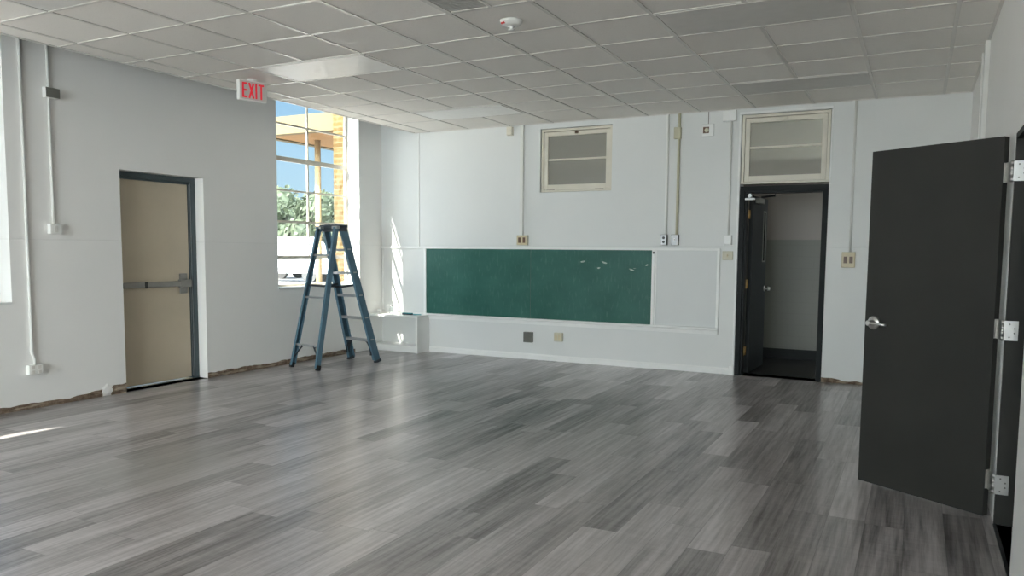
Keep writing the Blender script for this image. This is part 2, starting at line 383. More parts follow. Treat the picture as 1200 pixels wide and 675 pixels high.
def wall(name, axis, p0, p1, ur, zr, holes, m):
    """slab between p0 and p1 on 'axis' (0 or 1), spanning ur x zr, with rectangular holes (u0,u1,z0,z1)"""
    us = sorted({ur[0], ur[1]} | {h[0] for h in holes} | {h[1] for h in holes}); zs = sorted({zr[0], zr[1]} | {h[2] for h in holes} | {h[3] for h in holes})
    def solid(i, j):
        if i < 0 or j < 0 or i >= len(us) - 1 or j >= len(zs) - 1: return False
        u, z = (us[i] + us[i + 1]) / 2, (zs[j] + zs[j + 1]) / 2
        return not any(h[0] < u < h[1] and h[2] < z < h[3] for h in holes)
    b = MB(); cache = {}
    def V(u, z, p):
        k = (round(u, 4), round(z, 4), round(p, 4))
        if k not in cache: cache[k] = b.b.verts.new((p, u, z) if axis == 0 else (u, p, z))
        return cache[k]
    def Q(*c): b.b.faces.new([V(*q) for q in c])
    for i in range(len(us) - 1):
        for j in range(len(zs) - 1):
            if not solid(i, j): continue
            a, c, d, e = us[i], us[i + 1], zs[j], zs[j + 1]
            Q((a, d, p0), (c, d, p0), (c, e, p0), (a, e, p0)); Q((a, d, p1), (a, e, p1), (c, e, p1), (c, d, p1))
            if not solid(i - 1, j): Q((a, d, p0), (a, e, p0), (a, e, p1), (a, d, p1))
            if not solid(i + 1, j): Q((c, d, p0), (c, d, p1), (c, e, p1), (c, e, p0))
            if not solid(i, j - 1): Q((a, d, p0), (a, d, p1), (c, d, p1), (c, d, p0))
            if not solid(i, j + 1): Q((a, e, p0), (c, e, p0), (c, e, p1), (a, e, p1))
    return struct(b.done(name, m))

# ------------------------------------------------------------------ room shell
LT = 0.26
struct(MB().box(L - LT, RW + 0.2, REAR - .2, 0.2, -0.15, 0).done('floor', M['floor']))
ED = (-4.105, -3.122, 0.0, 2.137)                     # exit door recess
wl = wall('wall_left', 0, L - LT, L, (REAR - .2, 2.3), (-0.15, DECK), [(a, b, WZ0, WZ1) for a, b in WINS] + [ED], M['walljoint'])
BD = (-1.965, -1.035, 0.0, 2.925)                     # corridor door with the transom above
T1 = (-4.445, -3.490, 2.135, 2.925)
wb = wall('wall_back', 1, 0.0, 0.2, (L, 0.9), (-0.15, DECK), [BD, T1], M['backwall'])
RD = (-5.175, -4.345, 0.0, 2.005)
wr = wall('wall_right', 0, RW, RW + 0.2, (REAR - .2, 0.0), (-0.15, DECK), [RD], M['walljoint'])
wall('wall_rear', 1, REAR - .2, REAR, (L, RW), (-0.15, DECK), [(a, b, WZ0, WZ1) for a, b in FILLWINS], M['walljoint'])
struct(MB().box(L - LT - .02, 3.0, REAR - .4, 2.3, DECK, DECK + .15).done('roof', M['roof']), 'flat roof slab over the room')

# suspended ceiling: tiles, then the bars as real strips
CL = -6.349
ceil = struct(MB().box(CL, RW - .001, REAR + .001, -0.001, H, H + 0.02).done('ceiling', M['tile']))
g = MB()
SKIPX = {}
for k in range(-1, 11):
    xx = -k * TS
    if CL + .02 < xx < RW - .02: g.box(xx - .014, xx + .014, REAR + .01, -0.01, H - .006, H - .0005)
yy = []
for j in range(1, 22):
    y_ = YO - j * TS
    if y_ > REAR: g.box(CL + .005, RW - .005, y_ - .012, y_ + .012, H - .0055, H - .0005)
g.box(CL - .004, CL + .018, REAR + .01, -0.01, H - .007, H + .03)
g.box(CL, RW - .002, -.022, -0.002, H - .007, H - .0005)
g.box(RW - .022, RW - .002, REAR + .01, -.022, H - .007, H - .0005)
g.done('ceiling_grid', M['tbar'], ceil)

# left-wall and back-wall torn base strips, one mesh each under its wall
def torn(parent, a0, a1, hfun, axis, p, dirn):
    b = MB(); n = int((a1 - a0) / .035); rnd = random.Random(int(a0 * 100))
    prof = [(a0, 0.0)]; wk = 0.0
    for i in range(n + 1):
        u = a0 + (a1 - a0) * i / n
        wk = wk * .72 + rnd.uniform(-.006, .006)
        prof.append((u, max(.015, hfun(u) + wk)))
    prof.append((a1, 0.0))
    b.prism(prof, axis, p, p + dirn * .006)
    return b.done('torn_base', M['torn'], parent)
def hl(y):
    if y < -4.6: return .045
    return .045 + (y + 4.6) / .5 * .055 if y > -4.6 else .05
torn(wl, -7.5, -4.36, hl, 0, L, 1); torn(wl, -4.27, -4.106, lambda y: .09, 0, L, 1)
torn(wl, -3.120, -0.62, lambda y: .055, 0, L, 1)
torn(wb, -1.034, RW - .01, lambda x: .045 - .015 * (x > -.85), 1, 0.0, -1)
b = MB()
bmesh.ops.create_icosphere(b.b, subdivisions=3, radius=1.0)
for v_ in b.b.verts:
    q = v_.co.copy(); k = 1 + .25 * math.sin(q.y * 7 + q.z * 5) * math.cos(q.z * 9 + 1)
    v_.co = Vector((L + .002 + abs(q.x) * .012, -4.31 + q.y * .062 * k, .058 + q.z * .048 * k))
b.done('plaster_chunk', M['wall'], wl)

# baseboard, back wall
bb = MB()
bb.prism([(-.016, 0.0), (-.016, .055), (-.010, .066), (-.008, .074), (0.0, .074), (0.0, 0.0)], 0, -6.105, -2.965)
bb.prism([(-.018, 0.004), (-.018, .057), (-.011, .068), (-.008, .077), (0.0, .077), (0.0, 0.004)], 0, -2.962, -1.972)
bb.box(-2.02, -1.972, -.022, 0, 0, .10)
struct(bb.done('baseboard_back', M['trim']))

# trims on the back wall
def trim(name, *boxes):
    b = MB()
    for q in boxes: b.box(*q, bev=.002)
    return struct(b.done(name, M['trim']))
trim('trim_1', (-6.912, -2.160, -.022, 0, 1.418, 1.443))                    # picture rail over the boards
trim('trim_2', (-6.292, -6.274, -.010, 0, 1.444, H - .001))
trim('trim_3', (-2.822, -2.808, -.006, 0, 1.62, H - .001))
trim('trim_4', (-6.897, -6.880, -.010, 0, .53, 1.417))
trim('trim_5', (-1.990, -1.968, -.012, 0, .12, 2.925), (-1.033, -1.018, -.008, 0, 2.135, 2.925), (-1.990, -1.018, -.012, 0, 2.926, 2.955))

# ------------------------------------------------------------------ windows
def steel_window(name, y0, y1):
    t_ = struct(empty(name, (L - .21, (y0 + y1) / 2, WZ0)))
    x0, x1 = L - .235, L - .200
    b = MB()
    b.box(x0, x1, y0 + .001, y0 + .034, WZ0 + .001, WZ1 - .001); b.box(x0, x1, y1 - .034, y1 - .001, WZ0 + .001, WZ1 - .001)
    b.box(x0, x1, y0 + .034, y1 - .034, WZ0 + .001, WZ0 + .045); b.box(x0, x1, y0 + .034, y1 - .034, WZ1 - .035, WZ1 - .001)
    b.done('window_frame', M['trimcream'], t_)
    b = MB(); ym = (y0 + y1) / 2
    for z_, h_ in ((1.295, .045), (1.735, .030), (2.118, .020), (2.50, .055), (2.922, .022)):
        b.box(x0 + .005, x1 - .003, y0 + .034, y1 - .034, z_ - h_ / 2, z_ + h_ / 2)
    b.box(x0 + .008, x1 - .006, ym - .011, ym + .011, 1.31, WZ1 - .035)
    b.done('glazing_bars', M['trimcream'], t_)
    MB().box(x0 + .012, x0 + .016, y0 + .03, y1 - .03, WZ0 + .03, WZ1 - .03).done('window_pane', M['glass'], t_)
    b = MB().box(x1, L + .015, y0 + .002, y1 - .002, WZ0 + .0005, WZ0 + .018, bev=.003); b.done('window_sill', M['trim'], t_)
    b = MB(); b.box(x1 - .003, x1 + .02, ym - .02, ym + .02, 1.75, 1.775); b.tube([(x1 + .015, ym, 1.765), (x1 + .03, ym + .01, 1.80), (x1 + .032, ym + .03, 1.85)], .006)
    b.done('window_latch', M['greybox'], t_)
    return t_
for i, (a, b_) in enumerate(WINS): steel_window('window_%d' % (i + 1), a, b_)

def fill_window(name, x0, x1):  # unseen windows behind the camera, added for fill light
    t_ = struct(empty(name, ((x0 + x1) / 2, REAR - .15, WZ0))); y0, y1 = REAR - .17, REAR - .13; b = MB()
    b.box(x0 + .001, x0 + .035, y0, y1, WZ0 + .001, WZ1 - .001); b.box(x1 - .035, x1 - .001, y0, y1, WZ0 + .001, WZ1 - .001)
    b.box(x0 + .035, x1 - .035, y0, y1, WZ0 + .001, WZ0 + .045); b.box(x0 + .035, x1 - .035, y0, y1, WZ1 - .035, WZ1 - .001)
    b.done('window_frame', M['trimcream'], t_); b = MB(); xm = (x0 + x1) / 2
    for z_ in (1.295, 1.735, 2.118, 2.50, 2.922): b.box(x0 + .035, x1 - .035, y0 + .005, y1 - .005, z_ - .012, z_ + .012)
    b.box(xm - .011, xm + .011, y0 + .008, y1 - .008, 1.31, WZ1 - .035); b.done('glazing_bars', M['trimcream'], t_)
    MB().box(x0 + .03, x1 - .03, y0 + .015, y0 + .019, WZ0 + .03, WZ1 - .03).done('window_pane', M['glass'], t_)
for i, (a, b_) in enumerate(FILLWINS): fill_window('window_%d' % (i + 8), a, b_)

def transom(name, x0, x1, z0, z1, dep, latch_dark):
    """cream hopper sash set in a reveal of the back wall"""
    t_ = struct(empty(name, ((x0 + x1) / 2, dep, z0)))
    b = MB(); fw = .055
    ya, yb = dep - .03, dep + .05
    b.box(x0 + .001, x0 + .03, ya, yb, z0 + .001, z1 - .001); b.box(x1 - .03, x1 - .001, ya, yb, z0 + .001, z1 - .001)
    b.box(x0 + .03, x1 - .03, ya, yb, z1 - .03, z1 - .001); b.box(x0 + .03, x1 - .03, ya, yb, z0 + .001, z0 + .022)
    b.done('window_frame', M['trimcream'], t_)
    b = MB(); a0, a1, c0, c1 = x0 + .034, x1 - .034, z0 + .026, z1 - .036
    yy0, yy1 = dep - .018, dep + .022
    b.box(a0, a0 + .05, yy0, yy1, c0, c1, bev=.002); b.box(a1 - .05, a1, yy0, yy1, c0, c1, bev=.002)
    b.box(a0 + .05, a1 - .05, yy0, yy1, c1 - .05, c1, bev=.002); b.box(a0 + .05, a1 - .05, yy0, yy1, c0, c0 + .065, bev=.002)
    zm = z0 + .40
    b.box(a0 + .05, a1 - .05, yy0 + .006, yy1, zm - .011, zm + .011)
    b.done('window_sash', M['trimcream'], t_)
    MB().box(a0 + .045, a1 - .045, dep + .005, dep + .009, c0 + .06, c1 - .045).done('window_pane', M['oldglass'], t_)
    xm = (x0 + x1) / 2
    b = MB().box(xm - .022, xm + .022, yy0 - .014, yy0, c1 - .035, c1 - .003, bev=.003).cyl((xm, yy0 - .014, c1 - .02), (xm, yy0 - .028, c1 - .02), .008)
    b.done('window_latch', M['brown'] if latch_dark else M['trimcream'], t_)
    if latch_dark:
        for xa in (x0 + .12, x1 - .17):
            MB().box(xa - .05, xa + .06, yy0 - .006, yy0, z0 + .012, z0 + .028).done('window_hinge', M['brown'], t_)
    return t_
transom('window_6', -4.440, -3.495, 2.140, 2.920, .055, True)
transom('window_7', -1.960, -1.040, 2.160, 2.920, .040, False)

# ------------------------------------------------------------------ exit door in the left wall (door_1)
d1 = struct(empty('door_1', (L - .15, -3.6, 0)), 'tan exit door with panic bar in the left wall')
b = MB(); y0, y1, zt = ED[0], ED[1], ED[3]
xa, xb = L - LT + .005, L - .125
b.box(xa, xb, y1 - .052, y1 - .001, 0.001, zt - .001); b.box(xa, xb, y0 + .001, y0 + .052, 0.001, zt - .001)
b.box(xa, xb, y0 + .052, y1 - .052, zt - .052, zt - .001)
b.box(xa, xb - .028, y1 - .072, y1 - .053, 0.001, zt - .054); b.box(xa, xb - .028, y0 + .053, y1 - .053, zt - .070, zt - .053)
b.done('door_frame', M['exitframe'], d1)
MB().box(xb - .016, xb - .011, y1 - .056, y1 - .0525, .02, zt - .06).box(xb - .028, xb - .026, y1 - .064, y1 - .060, .02, zt - .07).done('weatherstrip', M['alu'], d1)
MB().box(L - .205, L - .16, y0 + .054, y1 - .076, .016, zt - .072).done('door_leaf', M['tan'], d1)
b = MB()
ya, yb2 = y0 + .07, y1 - .09
b.box(L - .159, L - .151, ya, yb2, 1.000, 1.052)
b.box(L - .151, L - .115, ya + .02, yb2 - .10, .996, 1.050, bev=.006)
b.done('panic_bar', M['bargrey'], d1)
MB().box(L - .113, L - .108, -3.775, -3.745, .990, 1.056).done('panic_bar_end', M['black'], d1)
MB().box(L - .159, L - .110, -3.345, -3.235 + .03, .985, 1.065, bev=.006).box(L - .159, L - .135, -3.33, -3.24, .92, 1.13, bev=.006).done('panic_bar_latch', M['bargrey'], d1)
MB().box(L - LT + .01, L - .14, y0 + .056, y1 - .078, .0005, .003).done('threshold', M['ivory'], d1)

# ------------------------------------------------------------------ corridor door in the back wall (door_2)
d2 = struct(empty('door_2', (-1.5, .1, 0)), 'dark open corridor door in the back wall')
b = MB(); x0, x1 = BD[0], BD[1]
b.box(x0 + .001, x0 + .055, -.008, .195, .001, 2.135); b.box(x1 - .040, x1 - .001, -.008, .195, .001, 2.135)
b.box(x0 + .055, x1 - .040, -.008, .195, 2.078, 2.135)
b.box(x0 + .055, x0 + .075, .02, .14, .001, 2.06); b.box(x1 - .060, x1 - .040, .02, .14, .001, 2.06); b.box(x0 + .055, x1 - .04, .02, .14, 2.058, 2.078)
b.done('door_frame', M['framedark'], d2)
hx, hy = -1.888, .175
ang = math.radians(88.0)
mt = Matrix.Translation((hx, hy, 0)) @ Matrix.Rotation(ang, 4, 'Z')
W2 = .80
b = MB()        # leaf, local x along the leaf, y thickness; a tall narrow lite is cut out
for q in ((.004, .57, -.045, 0, .012, 2.045), (.69, W2, -.045, 0, .012, 2.045), (.57, .69, -.045, 0, .012, 1.30), (.57, .69, -.045, 0, 1.88, 2.045)): b.box(*q, mat=mt)
lf = b.done('door_leaf', M['framedark'], d2)
MB().box(.57, .69, -.026, -.020, 1.30, 1.88, mat=mt).done('vision_pane', M['oldglass'], lf)
MB().box(.558, .572, -.052, -.045, 1.29, 1.89, mat=mt).box(.688, .702, -.052, -.045, 1.29, 1.89, mat=mt).box(.558, .702, -.052, -.045, 1.285, 1.30, mat=mt).box(.558, .702, -.052, -.045, 1.88, 1.895, mat=mt).done('vision_frame', M['greybox'], lf)
for z_ in (.27, 1.04, 1.83):
    MB().cyl((hx + .012, hy - .03, z_ - .05), (hx + .012, hy - .03, z_ + .05), .007).box(hx + .002, hx + .006, hy - .075, hy - .03, z_ - .05, z_ + .05).done('door_hinge', M['brass'], d2)
b = MB().cyl(mt @ Vector((.74, -.046, .96)), mt @ Vector((.74, -.085, .96)), .012).cyl(mt @ Vector((.74, -.085, .96)), mt @ Vector((.74, -.115, .96)), .027, .022)
b.cyl(mt @ Vector((.74, -.045, .96)), mt @ Vector((.74, -.051, .96)), .033); b.done('door_knob', M['steel'], lf)
b = MB().box(.10, .36, -.095, -.046, 1.965, 2.025, mat=mt, bev=.004)
cl = b.done('door_closer', M['greybox'], d2)
b = MB().bar((hx + .10, hy - .02 + .2, 2.035), (-1.62, .26, 2.045), .022, .008).bar((-1.62, .26, 2.045), (-1.60, .12, 2.055), .022, .008)
b.done('closer_arm', M['framedark'], cl)
MB().cyl((-1.85, .005, 2.03), (-1.85, -.03, 2.03), .028, .022).box(-1.905, -1.795, -.012, .02, 1.985, 2.005).done('closer_bracket', M['alu'], d2)

# ------------------------------------------------------------------ open charcoal door at the right wall (door_3)
d3 = struct(empty('door_3', (.24, -4.33, 0)), 'charcoal door swung open from the right wall')
b = MB(); xa, xb = RW - .002, RW + .2
b.box(xa + .003, xb, RD[1] - .04, RD[1] - .001, .001, RD[3] - .001); b.box(xa + .045, xb, RD[0] + .001, RD[0] + .030, .001, RD[3] - .001)
b.box(xa + .003, xb, RD[0] + .03, RD[1] - .04, RD[3] - .03, RD[3] - .001)
b.done('door_frame', M['doordark'], d3)
A = Vector((.206, -4.302, 0)); B = Vector((-.427, -3.886, 0)); dr = (B - A); W3 = dr.length; dr.normalize()
nv = Vector((-dr.y, dr.x, 0)); nv = nv if nv.y > 0 else -nv                   # thickness points away from the camera
md = Matrix(((dr.x, nv.x, 0, A.x), (dr.y, nv.y, 0, A.y), (0, 0, 1, 0), (0, 0, 0, 1)))
lf3 = MB().box(0, W3, 0, .045, .012, 2.000, mat=md, bev=.0015).done('door_leaf', M['doordark'], d3)
for z_ in (.212, 1.012, 1.815):
    h_ = MB()
    h_.cyl((.240, -4.372, z_ - .053), (.240, -4.372, z_ + .053), .0075)
    for k in range(4): h_.cyl((.240, -4.372, z_ - .05 + k * .027), (.240, -4.372, z_ - .03 + k * .027), .0085)
    h_.box(.244, .306, RD[1] - .0435, RD[1] - .0405, z_ - .05, z_ + .05)
    h_.box(-.0025, -.0002, .004, .040, z_ - .05, z_ + .05, mat=md)
    h_.bar(md @ Vector((-.001, .02, z_)), (.240, -4.372, z_), .10, .0025)
    hh = h_.done('door_hinge', M['steel'], d3)
    s_ = MB()
    for (dx, dz) in ((.268, -.033), (.290, -.012), (.290, .012), (.268, .033)): s_.cyl((dx, RD[1] - .0435, z_ + dz), (dx, RD[1] - .0448, z_ + dz), .0042, n=10)
    s_.done('screw', M['greybox'], hh)
hc = W3 - .060
for sgn, yb3 in ((-1, 0.0), (1, .045)):
    b = MB(); o_ = md @ Vector((hc, yb3, .985)); ax = nv * sgn
    b.lathe(o_, [(.040, 0), (.040, .004), (.036, .009), (.022, .012), (.017, .014), (.015, .045), (.0165, .055), (.012, .060)], 28, ax)
    e0 = o_ + ax * .050; e1 = e0 - dr * .045 + ax * .004; e2 = e0 - dr * .115 - Vector((0, 0, .004)) - ax * .004
    b.tube([e0, e0 - dr * .02, e1, e1 - dr * .03, e2], .0095, 12)
    b.done('door_handle', M['steel'], d3)
MB().box(W3, W3 + .012, .014, .030, .977, .993, mat=md).box(W3 + .0, W3 + .002, .008, .037, .955, 1.015, mat=md).done('latch_bolt', M['steel'], d3)
MB().box(RW - .004, RW + .012, RD[0] + .005, RD[1] - .045, .0005, .006).done('threshold', M['black'], d3)

# side corridor beyond the right wall, and the hall beyond the back wall
struct(MB().box(RW + .2, 2.2, -6.6, -3.2, -.15, -.001).done('floor_side', M['greyfloor']))
struct(MB().box(2.2, 2.35, -6.6, -3.2, -.15, DECK).done('wall_side', M['wall']))
struct(MB().box(RW + .2, 2.2, -3.2, -3.05, -.15, DECK).done('wall_side_north', M['wall']))
struct(MB().box(RW + .2, 2.2, -6.75, -6.6, -.15, DECK).done('wall_side_south', M['wall']))
HY = 1.8
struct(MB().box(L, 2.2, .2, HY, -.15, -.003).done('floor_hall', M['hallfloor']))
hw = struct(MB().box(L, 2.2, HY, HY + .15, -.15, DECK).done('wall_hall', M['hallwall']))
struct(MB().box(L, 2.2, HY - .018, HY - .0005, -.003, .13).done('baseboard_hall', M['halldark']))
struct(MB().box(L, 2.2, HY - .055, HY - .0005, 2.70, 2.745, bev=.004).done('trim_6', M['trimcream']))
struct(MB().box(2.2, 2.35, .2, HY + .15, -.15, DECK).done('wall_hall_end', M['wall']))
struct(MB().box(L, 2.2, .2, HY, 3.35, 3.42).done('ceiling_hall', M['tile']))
# unseen hall lamp, added to lift the light behind the transoms
hlp = thing('hall_fill_lamp', 'unseen corridor lamp added for light beyond the transom windows', 'ceiling lamp', (-3.0, 1.0, 3.35))
MB().box(-3.6, -2.4, .85, 1.15, 3.27, 3.349, bev=.01).done('fill_lamp_housing', M['whiteplastic'], hlp)
ld = bpy.data.lights.new('hall_fill_light', 'AREA'); ld.shape = 'RECTANGLE'; ld.size = 1.15; ld.size_y = .26; ld.energy = 3; ld.color = (1, .93, .82)
lo = bpy.data.objects.new('hall_fill_light', ld); C.objects.link(lo); lo.parent = hlp; lo.location = (0, 0, -.085)

# ------------------------------------------------------------------ ceiling fixtures
def troffer(ix, jy, label, mat, group):
    """recessed 2x4 ft light: covers tiles from bar ix+2 to bar ix (x) and row jy..jy+1 (y)"""
    x1 = -ix * TS - .013; x0 = -(ix + 2) * TS + .013; y1 = YO - jy * TS - .013; y0 = YO - (jy + 1) * TS + .013
    t_ = thing('ceiling_light', label, 'ceiling light', ((x0 + x1) / 2, (y0 + y1) / 2, H), group)
    b = MB(); w_ = .012
    b.box(x0, x1, y0, y0 + w_, H - .010, H - .0005); b.box(x0, x1, y1 - w_, y1, H - .010, H - .0005)
    b.box(x0, x0 + w_, y0 + w_, y1 - w_, H - .010, H - .0005); b.box(x1 - w_, x1, y0 + w_, y1 - w_, H - .010, H - .0005)
    b.done('lamp_frame', M['tbar'], t_)
    MB().box(x0 + w_, x1 - w_, y0 + w_, y1 - w_, H - .007, H - .0005).done('diffuser', mat, t_)
    return t_
G = 'recessed ceiling lights'
troffer(7, 1, 'white recessed ceiling light near the back wall, above left of the chalkboard', M['diffuser'], G)
troffer(7, 5, 'bright white recessed ceiling light just right of the EXIT sign', M['diffuser'], G)
troffer(7, 9, 'recessed ceiling light at the top left edge of the photo', M['diffuserdim'], G)
troffer(1, 1, 'shade-toned recessed ceiling light above the transom over the corridor door', M['diffuserdim'], G)
troffer(1, 5, 'shade-toned recessed ceiling light nearest the camera, top centre right', M['diffuserdim'], G)

vt = thing('ceiling_vent', 'small grey grille vent in the ceiling beside the smoke detector', 'vent', (-2.87, -4.72, H))
x0, x1, y0, y1 = -3.035, -2.71, YO - 8 * TS + .013, YO - 7 * TS - .013
MB().box(x0, x1, y0, y0 + .018, H - .009, H - .0005).box(x0, x1, y1 - .018, y1, H - .009, H - .0005).box(x0, x0 + .018, y0 + .018, y1 - .018, H - .009, H - .0005).box(x1 - .018, x1, y0 + .018, y1 - .018, H - .009, H - .0005).done('vent_frame', M['tbar'], vt)
b = MB().box(x0 + .018, x1 - .018, y0 + .018, y1 - .018, H - .002, H - .0005)
for k in range(1, 24): yk = y0 + .018 + (y1 - y0 - .036) * k / 24; b.box(x0 + .018, x1 - .018, yk - .003, yk + .003, H - .006, H - .002)
b.done('vent_grille', M['grille'], vt)

sm = thing('smoke_detector', 'round white smoke detector on the ceiling', 'smoke detector', (-2.745, -4.095, H))
MB().lathe((-2.745, -4.095, H - .001), [(.080, 0), (.080, -.010), (.074, -.022), (.060, -.034), (.040, -.040), (.026, -.041)], 36).done('detector_body', M['whiteplastic'], sm)
MB().lathe((-2.745, -4.095, H - .040), [(.026, 0), (.026, -.006), (.014, -.008), (.014, -.020), (.022, -.022), (.022, -.026), (.004, -.028)], 24).done('detector_sensor', M['whiteplastic'], sm)
mr = Matrix.Translation((-2.745, -4.095, 0)) @ Matrix.Rotation(math.radians(-118), 4, 'Z')
MB().box(.056, .074, -.020, -.004, H - .0330, H - .0225, mat=mr).box(.056, .074, .002, .014, H - .0330, H - .0225, mat=mr).done('detector_marking', M['red'], sm)

# EXIT sign
ex = thing('exit_sign', 'EXIT sign with red letters hanging from the ceiling by the window', 'exit sign', (-5.815, -3.485, H))
pL, pR = Vector((-5.848, -3.617, 0)), Vector((-5.780, -3.352, 0)); du = (pR - pL).normalized(); WL = .292
nn = Vector((du.y, -du.x, 0))                                              # faces into the room
me_ = Matrix(((du.x, -nn.x, 0, pL.x), (du.y, -nn.y, 0, pL.y), (0, 0, 1, 0), (0, 0, 0, 1)))
MB().box(0, WL, 0, .045, 2.790, 2.975, mat=me_, bev=.004).done('sign_housing', M['whiteplastic'], ex)
t = NT('sign_face'); t.bsdf((0.62, 0.60, 0.57, 1), 0.35); M['signface'] = t.m
t = NT('exit_letters'); t.bsdf((0.75, 0.03, 0.05, 1), 0.4, Emission_Color=(1.0, 0.03, 0.06, 1), Emission_Strength=0.22); M['letters'] = t.m
MB().box(.008, WL - .008, -.003, .001, 2.799, 2.966, mat=me_).done('sign_face', M['signface'], ex)
b = MB(); z0, z1, st = 2.812, 2.952, .017
def lbar(ax, az, bx, bz): b.bar(me_ @ Vector((ax, -.0045, az)), me_ @ Vector((bx, -.0045, bz)), .003, st, side=nn)
u = .030
b.box(u, u + st, -.006, -.003, z0, z1, mat=me_)
for zz in (z0, (z0 + z1 - st) / 2, z1 - st): b.box(u + st, u + .052, -.006, -.003, zz, zz + st, mat=me_)
lbar(u + .072, z0, u + .118, z1); lbar(u + .118, z0, u + .072, z1)
b.box(u + .136, u + .136 + st, -.006, -.003, z0, z1, mat=me_)
b.box(u + .168, u + .226, -.006, -.003, z1 - st, z1, mat=me_); b.box(u + .1885, u + .2055, -.006, -.003, z0, z1 - st, mat=me_)
b.done('letters', M['letters'], ex)
MB().lathe(me_ @ Vector((WL / 2, .022, 2.974)), [(.02, 0), (.02, .006), (.045, .010), (.045, .0195)], 24).done('canopy_mount', M['whiteplastic'], ex)

# ------------------------------------------------------------------ chalkboard assembly on the back wall
cb = thing('chalkboard', 'long green chalkboard with white frame and chalk tray on the back wall', 'chalkboard', (-4.55, 0, .5))
MB().box(-6.153, -4.5605, -.010, -.001, .531, 1.416).box(-4.5575, -2.957, -.010, -.001, .531, 1.416).done('writing_surface', M['chalk'], cb)
MB().box(-6.190, -6.153, -.024, -.001, .531, 1.417, bev=.003).done('side_frame', M['trim'], cb)
MB().box(-2.957, -2.922, -.026, -.001, .531, 1.417, bev=.003).done('side_frame', M['trim'], cb)
MB().box(-4.5603, -4.5577, -.0115, -.010, .531, 1.416).done('joint_strip', M['greybox'], cb)
for cx_, cz_, cw_, ca_ in ((-3.84, 1.270, .030, .2), (-3.56, 1.262, .034, -.3), (-3.63, 1.195, .020, .1), (-3.21, 1.180, .034, -.35), (-3.02, 1.24, .016, .5)):
    MB().prism([(cx_ + cw_ * math.cos(a_) * (1 + .25 * math.sin(3 * a_)) * math.cos(ca_) - .010 * math.sin(a_) * math.sin(ca_), cz_ + cw_ * math.cos(a_) * math.sin(ca_) + .010 * math.sin(a_) * math.cos(ca_)) for a_ in [k * PI / 8 for k in range(16)]], 1, -.0106, -.0099).done('chalk_smudge', M['smudge'], cb)
b = MB(); b.prism([(-.001, .455), (-.030, .455), (-.034, .500), (-.052, .512), (-.052, .530), (-.001, .530)], 0, -6.100, -2.160)
b.done('chalk_tray', M['trim'], cb)
MB().box(-2.945, -2.925, -.035, -.026, 1.375, 1.40, bev=.002).done('board_clip', M['black'], cb)
pn = thing('wall_panel', 'blank white framed panel right of the green chalkboard', 'wall panel', (-2.55, 0, .53))
MB().box(-2.921, -2.190, -.008, -.001, .532, 1.416).done('panel_face', M['backpanel'], pn)
MB().box(-2.190, -2.160, -.024, -.001, .532, 1.4165, bev=.003).box(-2.921, -2.900, -.014, -.008, .532, 1.416, bev=.002).done('panel_frame', M['trim'], pn)
for xx in (-5.1, -3.95, -3.3):
    pass

# corner shelf unit
sh = thing('corner_shelf', 'low white built-in shelf in the corner left of the chalkboard', 'shelf', (-6.5, -.15, 0))
MB().box(-6.906, -6.103, -.305, -.027, .480, .508, bev=.003).done('shelf_top', M['trim'], sh)
MB().box(-6.140, -6.106, -.303, -.003, .001, .4795, bev=.002).done('end_panel', M['trim'], sh)
MB().box(-6.906, -6.141, -.285, -.003, .004, .095).done('plinth', M['trim'], sh)
MB().box(-6.906, -6.104, -.0265, -.0015, .480, .5295).done('back_rail', M['trim'], sh)
# small things left on the shelf
ja = thing('jar', 'small clear glass jar on the white corner shelf', 'jar', (-6.66, -.12, .508))
MB().lathe((-6.66, -.12, .5085), [(.030, 0), (.034, .006), (.034, .070), (.022, .088), (.022, .102)], 24).done('jar_body', glass('jar_glass', (.9, .93, .93, 1), .02, 2.0), ja)
MB().lathe((-6.66, -.12, .611), [(.025, 0), (.025, .016), (.022, .018)], 24).done('lid', M['alu'], ja)
tag(MB().lathe((-6.86, -.13, .5085), [(.022, 0), (.026, .030), (.028, .060), (.024, .060), (.022, .055)], 20).done('paper_cup', M['whiteplastic']), 'tiny white cup at the wall end of the corner shelf', 'cup')
er = thing('board_eraser', 'dark felt board eraser lying on the corner shelf', 'eraser', (-6.37, -.16, .508))
MB().box(-6.44, -6.29, -.185, -.135, .5085, .522, bev=.003).done('felt', M['chalkdark'], er)
MB().box(-6.44, -6.29, -.183, -.137, .5222, .534, bev=.003).done('grip', M['teal'], er)
tag(MB().tube([(-6.265, -.17, .516), (-6.22, -.162, .516), (-6.15, -.150, .516)], .0075, 10).done('marker_pen', M['teal']), 'short teal marker at the open end of the corner shelf', 'pen')

